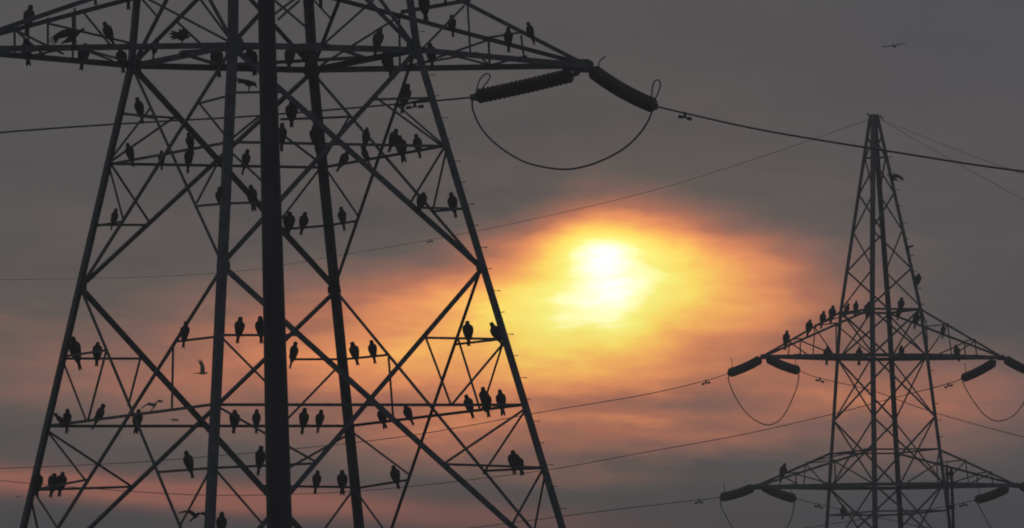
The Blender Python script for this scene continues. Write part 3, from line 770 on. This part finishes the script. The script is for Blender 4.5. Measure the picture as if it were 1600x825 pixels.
def perch(tower, planes, hx, hy, tx, ty, pose, yaw, label, y=None, group='dark birds of prey perched on the near pylon'):
    planes = planes.split(); b = perch_point(tower, planes, hx, hy, tx, ty)
    if b is None:
        NOPERCH.append(label)
        if y is None: y = tower.Y
        t = .66; P = at(hx+(tx-hx)*t, hy+(ty-hy)*t, y)
    else: t, P = b[1], b[2]
    kp = F/P.y
    fx, fy_ = project(P)
    yw = math.radians(yaw + (0 if abs(yaw) > 60 and abs(yaw) < 120 else random.uniform(-22, 22)))
    Rz = Matrix.Rotation(yw, 3, 'Z'); hl = Rz @ Vector((0, -.05, .645)); tl = Rz @ Vector((0, .205, -.35))
    L0 = math.hypot(tx-hx, ty-hy); s0 = L0/kp/math.hypot(hl.x-tl.x, hl.z-tl.z)
    Lf = math.hypot(fx-hx, fy_-hy); s1 = Lf/kp/math.hypot(hl.x, hl.z)
    s = max(.88*s0, min(1.13*s0, s1))
    # lean about the line of sight so that head and tail fall where they are seen
    gx, gz = (hx-tx), (ty-hy); ang_img = math.atan2(gx, gz) + ROLL      # + : leaning right
    ang_loc = math.atan2(hl.x-tl.x, hl.z-tl.z)
    Ry = Matrix.Rotation(ang_img-ang_loc, 3, 'Y')
    M = (Ry @ Rz @ Matrix.Diagonal((s*random.uniform(.93, 1.12), s, s))).to_4x4()
    facing_away = abs(((yaw+180) % 360)-180) > 90
    M.translation = P + Vector((0, 0, .02))
    return put(POSE[pose], M, label, group)

NB = [
 ('LF LB', 47,8, 41,53, 'u',175, 'upright bird on the upper chord near the left frame edge'),
 ('LB', 38.5,63, 45,112, 'w',0, 'bird below the leftmost one, long tail hanging under the left crossarm'),
 ('LB', 161,31, 176,65, 'l',30, 'slender leaning bird on the left crossarm brace beside the first leg'),
 ('LF LB', 145,-26, 148,19, 'u',0, 'bird cut by top edge on left crossarm, only its tail showing'),
 ('LB', 134,67, 127,111, 'f',20, 'stout bird on the lower left crossarm chord under the flapping one'),
 ('LB', 186,74, 191,116, 'f',0, 'bird half hidden behind the left crossarm beams next to the first leg'),
 ('AC plan', 247,60, 242,95, 'r',160, 'bird between the two crossarm beams just right of the first leg'),
 ('LB ABu', 200,-34, 201,9, 'u',0, 'bird tail hanging from the top edge beside the first leg'),
 ('AC plan', 338,71, 345,120, 'f',10, 'bulky bird at the crossarm touching the left side of second leg'),
 ('AC plan BD', 386,70, 395,112, 'f',-15, 'bird in crossarm shadow between second leg and thick pole'),
 ('AC plan', 457,62, 454,103, 'u',180, 'bird on the crossarm just right of the thick pole'),
 ('BD CD AC', 475,70, 479,104, 'h',0, 'bird almost hidden against third leg at the crossarm'),
 ('CDu BDu ACu AC', 501,-33, 503,12, 'u',0, 'bird cut by top edge right of the third leg'),
 ('BD', 596,44, 588,88, 'u',165, 'bird on the upper crossarm beam left of the fourth leg'),
 ('RB plan', 600,76, 612,117, 'w',10, 'bird directly under another between crossarm beams left of fourth leg'),
 ('ties', 661,-13, 666,31, 'w',0, 'bird with ragged tail on the sloping tie right of the fourth leg, cut by top'),
 ('ties', 694,-28, 697,9, 'u',0, 'bird cut by top edge on the tie near the right arm joint'),
 ('RB plan', 670,66, 674,108, 'f',0, 'dark bulky bird beside the fourth leg on the right crossarm'),
 ('RB', 706,26, 710,66, 'u',5, 'bird sitting alone in the upper bay of the right crossarm'),
 ('RB plan', 794,45, 795,90, 'u',-10, 'bird inside right crossarm left of the outermost one'),
 ('RF', 825,35, 837,71, 'l',20, 'outermost bird on the sloping top chord of the right crossarm'),
 ('CD', 642,122, 634,164, 'r',30, 'bird clinging just below the crossarm beside the fourth leg'),
 ('AC AB', 213,153, 221,191, 'l',0, 'bird behind a diagonal beside first leg, highest below the crossarm'),
 ('AB', 200,224, 212,267, 'l',25, 'bird leaning left on the brace nearest the first leg, forked tail'),
 ('AB', 297,212, 307,252, 'u',10, 'bird pressed against a thick diagonal above another bird, left bay'),
 ('AC', 294,231, 291,277, 'u',-5, 'long upright bird under another, left of the second leg'),
 ('AC', 251,240, 252,277, 'u',180, 'bird where thin diagonals cross on the long upper brace, left bay'),
 ('AC', 384,233, 374,272, 'r',-30, 'slim bird on brace between second leg and pole, upper bay'),
 ('AC', 456,157, 456,204, 'f',0, 'plump bird high between pole and third leg'),
 ('BD', 441,193, 440,240, 'u',0, 'bird peeking out from behind the right edge of the pole, upper bay'),
 ('BD AC', 488,196, 493,240, 'f',0, 'bird pressed against the left side of third leg'),
 ('BD', 573,201, 568,244, 'u',10, 'bird on the upper brace above a leaning one, centre right bay'),
 ('CD', 570,231, 588,268, 'u',40, 'bird leaning along the thick diagonal, below an upright one'),
 ('CD', 544,236, 523,271, 'r',-40, 'bird bent forward to the right beside the third leg, upper bay'),
 ('CD BD', 618,202, 603,244, 'r',-35, 'bird clinging along a thin diagonal, left of a close pair'),
 ('CD', 626,213, 635,261, 'w',0, 'bird with long forked tail, left one of the pair inside fourth leg'),
 ('CD BD', 651,210, 659,253, 'l',20, 'bird nearest the fourth leg on the upper brace'),
 ('AB', 179,329, 168,368, 'r',-30, 'bird on the short strut beside first leg, halfway down'),
 ('AB', 343,290, 346,325, 'u',0, 'bird mostly hidden behind the left edge of the second leg'),
 ('BD', 392,290, 398,337, 'w',15, 'bird on the strut between second leg and pole, head against a diagonal'),
 ('AC', 454,330, 451,373, 'f',0, 'broad bird right of the pole, left of a close pair'),
 ('AC', 477,332, 468,372, 'r',-20, 'narrower bird of the pair between pole and third leg'),
 ('CD', 535,330, 542,373, 'u',5, 'single bird just right of the third leg, middle height'),
 ('BD', 664,298, 657,334, 'h',150, 'round hunched bird on the diagonal inside the fourth leg'),
 ('BD CD', 706,301, 716,344, 'l',25, 'bird touching the inside of the fourth leg above its joint'),
 ('AB AC', 115,526, 127,573, 'l',30, 'large bird looking left beside first leg, below the joint plate'),
 ('AB AC', 153,535, 150,581, 'f',0, 'bird overlapping a thin diagonal, right neighbour of one looking left'),
 ('AB', 292,504, 288,553, 'u',160, 'bird tucked under a diagonal at the left end of strut by second leg'),
 ('BD', 375,496, 368,542, 'u',-15, 'bird alone on the strut between second leg and pole, lower half'),
 ('BD', 407,495, 409,537, 'u',0, 'bird half covered by the left edge of the pole, lower half'),
 ('AC', 460,534, 450,573, 'r',-45, 'bird leaning out from the right edge of the pole'),
 ('CD', 550,535, 560,574, 'l',20, 'left bird of two right of third leg, silhouetted on orange sky'),
 ('CD', 581,532, 588,571, 'l',15, 'right bird of two on the short strut right of third leg'),
 ('BD', 729,501, 731,543, 'f',0, 'plump bird on short strut against the brightest glow'),
 ('BD', 768,504, 788,542, 'l',45, 'bird leaning into fourth leg against the bright glow'),
 ('CD', 730,618, 744,661, 'l',20, 'leftmost bird of the cluster by the fourth leg, tail pointing right'),
 ('BD', 752,606, 757,642, 'u',0, 'taller back bird of the overlapping two by the fourth leg'),
 ('CD', 760,611, 766,648, 'l',10, 'front bird of the overlapping two by the fourth leg'),
 ('CD', 782,609, 789,656, 'w',5, 'bird nearest the fourth leg on the long lower brace'),
 ('CD', 636,634, 653,671, 'l',35, 'bird tilted left on the rising brace, right of the thick diagonal'),
 ('CD', 597,640, 607,680, 'w',10, 'bird partly under the thick diagonal, forked tail hanging below'),
 ('AC', 105.5,640, 103,685, 'u',0, 'upright bird on the long brace beside the first leg'),
 ('AB', 84,641, 106,664, 'u',80, 'bird lying low between first leg and an upright bird'),
 ('AB', 162,631, 144,666, 'r',-55, 'bird in profile facing right on the rising brace, left bay'),
 ('AC', 216,642, 210,686, 'w',0, 'bird at the crossing of thin diagonals on the long lower brace'),
 ('AC AB', 60,734, 57,771, 'f',0, 'lowest left bird, pressed to the inside of the first leg'),
 ('AC', 86,735, 78,772, 'h',-20, 'left one of two fat birds huddled together low by first leg'),
 ('AB AC', 99,737, 92,780, 'f',-10, 'right one of two fat birds huddled together low by first leg'),
 ('AB', 291,705, 303,752, 'l',20, 'bird leaning left on the strut just left of second leg, near bottom'),
 ('AC', 364,640, 360,685, 'f',0, 'left bird of two between second leg and pole on the long brace'),
 ('AC', 400,641, 399,685, 'u',0, 'right bird of two between second leg and pole, touching the pole side'),
 ('BD', 406,697, 399,744, 'r',-15, 'bird left of pole on lower strut, under the two on the long brace'),
 ('AC', 474,638, 468,682, 'u',-10, 'left bird of two between pole and third leg on the long brace'),
 ('AC', 503,642, 496,684, 'u',10, 'right bird of two between pole and third leg on the long brace'),
 ('AC', 496,736, 490,778, 'u',0, 'lower left bird of two between pole and third leg, near the pink streak'),
 ('AC', 534,735, 534,777, 'w',0, 'lower bird just left of third leg, above the pink streak'),
 ('CD', 615,728, 626,771, 'l',25, 'bird on the short rising strut right of third leg, near the bottom'),
 ('BD', 802,703, 806,746, 'f',15, 'taller left bird of two overlapping on the strut inside fourth leg, lowest right'),
 ('CD BD', 809,712, 819,748, 'w',20, 'shorter right bird of two overlapping on the strut inside fourth leg, lowest right'),
]
for planes, hx, hy, tx, ty, pose, yaw, lab in NB:
    perch(NP, planes, hx, hy, tx, ty, pose, yaw, lab)
# bottom bird right of the second leg: on a strut at the frame's lower edge
NP.bar('lattice_stiffener', on_plane(322, 832, *pl['AB']), on_plane(262, 836, *pl['AB']), .07, pl['AB'][1], 'AB')
NP.bar('lattice_stiffener', on_plane(330, 832, *pl['BD']), on_plane(425, 829, *pl['BD']), .07, pl['BD'][1], 'low')
perch(NP, 'low', 347, 801, 345, 847, 'u', 0, 'bird at the bottom edge right of second leg, cut off below the wings')
# landing and leaning birds
def pose_at(me, px, py, y, s, ang, label, group='dark birds of prey perched on the near pylon', mirror=False):
    P = at(px, py, y); M = (Matrix.Rotation(math.radians(ang), 3, 'Y') @ Matrix.Diagonal((s*(-1 if mirror else 1), s, s))).to_4x4(); M.translation = P
    return put(me, M, label, group)
def ydepth(px, py, f): return on_plane(px, py, *pl[f]).y
pose_at(LAND[0], 113, 73, ydepth(113, 73, 'LF'), .72, 0, 'bird balancing with half-open wings on the left crossarm')
pose_at(LAND[1], 388, 143, ydepth(388, 143, 'BD'), .56, 0, 'bird stooping with tail raised on strut between second leg and pole')
pose_at(LAND[2], 284, 66, ydepth(284, 66, 'LF')+.3, .62, 0, 'ruffled squat bird with spread feathers on upper crossarm beam')

# flying birds
def fly(me, px, py, y, s, yaw, pitch, roll, label):
    M = (Matrix.Rotation(math.radians(yaw), 3, 'Z') @ Matrix.Rotation(math.radians(pitch), 3, 'X') @ Matrix.Rotation(math.radians(roll), 3, 'Y') @ Matrix.Diagonal((s, s, s))).to_4x4()
    M.translation = at(px, py, y); put(me, M, label, 'birds in flight')
fly(FLY[1], 315, 583, 420, .86, 88, 0, 12, 'flying bird with wings raised straight up, left of second leg')
fly(FLY[0], 241, 634, 430, .95, 28, -32, -16, 'gull-like gliding bird with arched wings, behind the left bay')
fly(FLY[2], 273, 657, 560, .66, 60, -25, 5, 'tiny faint bird flying level, left of second leg')
fly(FLY[2], 1397, 72, 330, .58, 165, 5, 6, 'lone bird gliding high in the grey sky above the distant pylon')
fly(FLY[0], 305, 807, 200, .55, 35, -25, 8, 'bird with spread wing passing behind second leg at the bottom')
fly(FLY[2], 28, 776, 560, .55, 40, 0, -8, 'tiny faint bird over the pink streak, far lower left')

# birds on the far pylon
UL0, UL1, UR0, UR1 = ('fa%d%d%d' % (ZA, s, k) for s in (-1, 1) for k in (0, 1))
LL0, LL1 = ('fa%d-1%d' % (ZB, k) for k in (0, 1))
GF = 'dark birds of prey perched on the distant pylon'
FB = [
 (UL0+' '+UL1, 1230,517, 1227,545, 'u',0, 'outermost bird on the distant upper left arm, nearest its tip'),
 (UL0+' '+UL1, 1266,498, 1261,524, 'f',10, 'second bird up the distant left arm, stoutest in the row'),
 (UL0+' '+UL1, 1288,486, 1284,511, 'u',10, 'third bird up the sloping distant left arm'),
 (UL0+' '+UL1, 1302,477, 1298,503, 'u',15, 'fourth bird up the distant left arm, just outside its leg'),
 ('AB AC', 1326,472, 1317,492, 'r',-35, 'bird just inside the left leg of distant pylon at waist'),
 ('AB AC', 1338,469, 1335,490, 'u',-10, 'bird midway between left and second leg of distant pylon'),
 ('AB AC BD', 1359,471, 1355,499, 'f',0, 'bird against the second leg of distant pylon at the waist'),
 ('BD AC CD', 1409,465, 1405,494, 'u',-20, 'tallest bird on the waist brace in the middle of the distant pylon'),
 (UR1+' CD', 1404,483, 1401,505, 'f',-20, 'bird below another in the middle of distant pylon, under the waist'),
 (UR0+' '+UR1, 1433,487, 1427,515, 'r',-30, 'slanted bird just inside right leg of distant pylon'),
 (UR1+' '+UR0, 1474,508, 1472,533, 'u',0, 'bird in the bay of the distant upper right arm'),
 (UR0+' '+UR1, 1493,538, 1499,562, 'l',15, 'bird on the lower beam of distant upper right arm'),
 ('BD AC CD '+UR1, 1408,540, 1411,565, 'u',0, 'bird on the lower beam inside the distant pylon'),
 (UL1+' '+UL0, 1294,540, 1292,572, 'f',0, 'round bird on the lower beam of distant upper left arm'),
 ('AB AC', 1342,542, 1341,570, 'w',0, 'bird hanging low on the beam between left and second leg, distant pylon'),
 (LL0+' '+LL1, 1226,722, 1219,748, 'r',-20, 'single bird on the distant lower left arm'),
 ('AB AC', 1318,793, 1316,820, 'f',0, 'lowest bird inside the distant pylon under the lower arm'),
]
for planes, hx, hy, tx, ty, pose, yaw, lab in FB:
    perch(FP, planes, hx, hy, tx, ty, pose, yaw, lab, None, GF)
# clinging to the right leg of the far pylon
def leg_pt(px, py):
    z = zpix(py, 'D'); return FP.J('D', z)
for (px, py, me, s, ang, lab) in ((1434, 440, POSE['f'], .60, 12, 'bird clinging outside right leg of distant pylon above waist'),):
    P = leg_pt(px, py) + Vector((.10, -.03, -.05)); M = (Matrix.Rotation(math.radians(ang), 3, 'Y') @ Matrix.Diagonal((s, s, s))).to_4x4(); M.translation = P
    put(me, M, lab, GF)
P = leg_pt(1392, 287); M = (Matrix.Rotation(math.radians(180), 3, 'Z') @ Matrix.Diagonal((.62, .62, .62))).to_4x4(); M.translation = P + Vector((.03, -.05, .03))
put(LAND[0], M, 'bird landing with wings out on right leg near distant pylon peak', GF)
P = leg_pt(1421, 392); M = (Matrix.Rotation(math.radians(200), 3, 'Z') @ Matrix.Diagonal((.42, .42, .42))).to_4x4(); M.translation = P + Vector((.05, -.05, .0))
put(LAND[1], M, 'small bird stooping on a step bolt of the distant right leg', GF)
print('NOPERCH', NOPERCH)
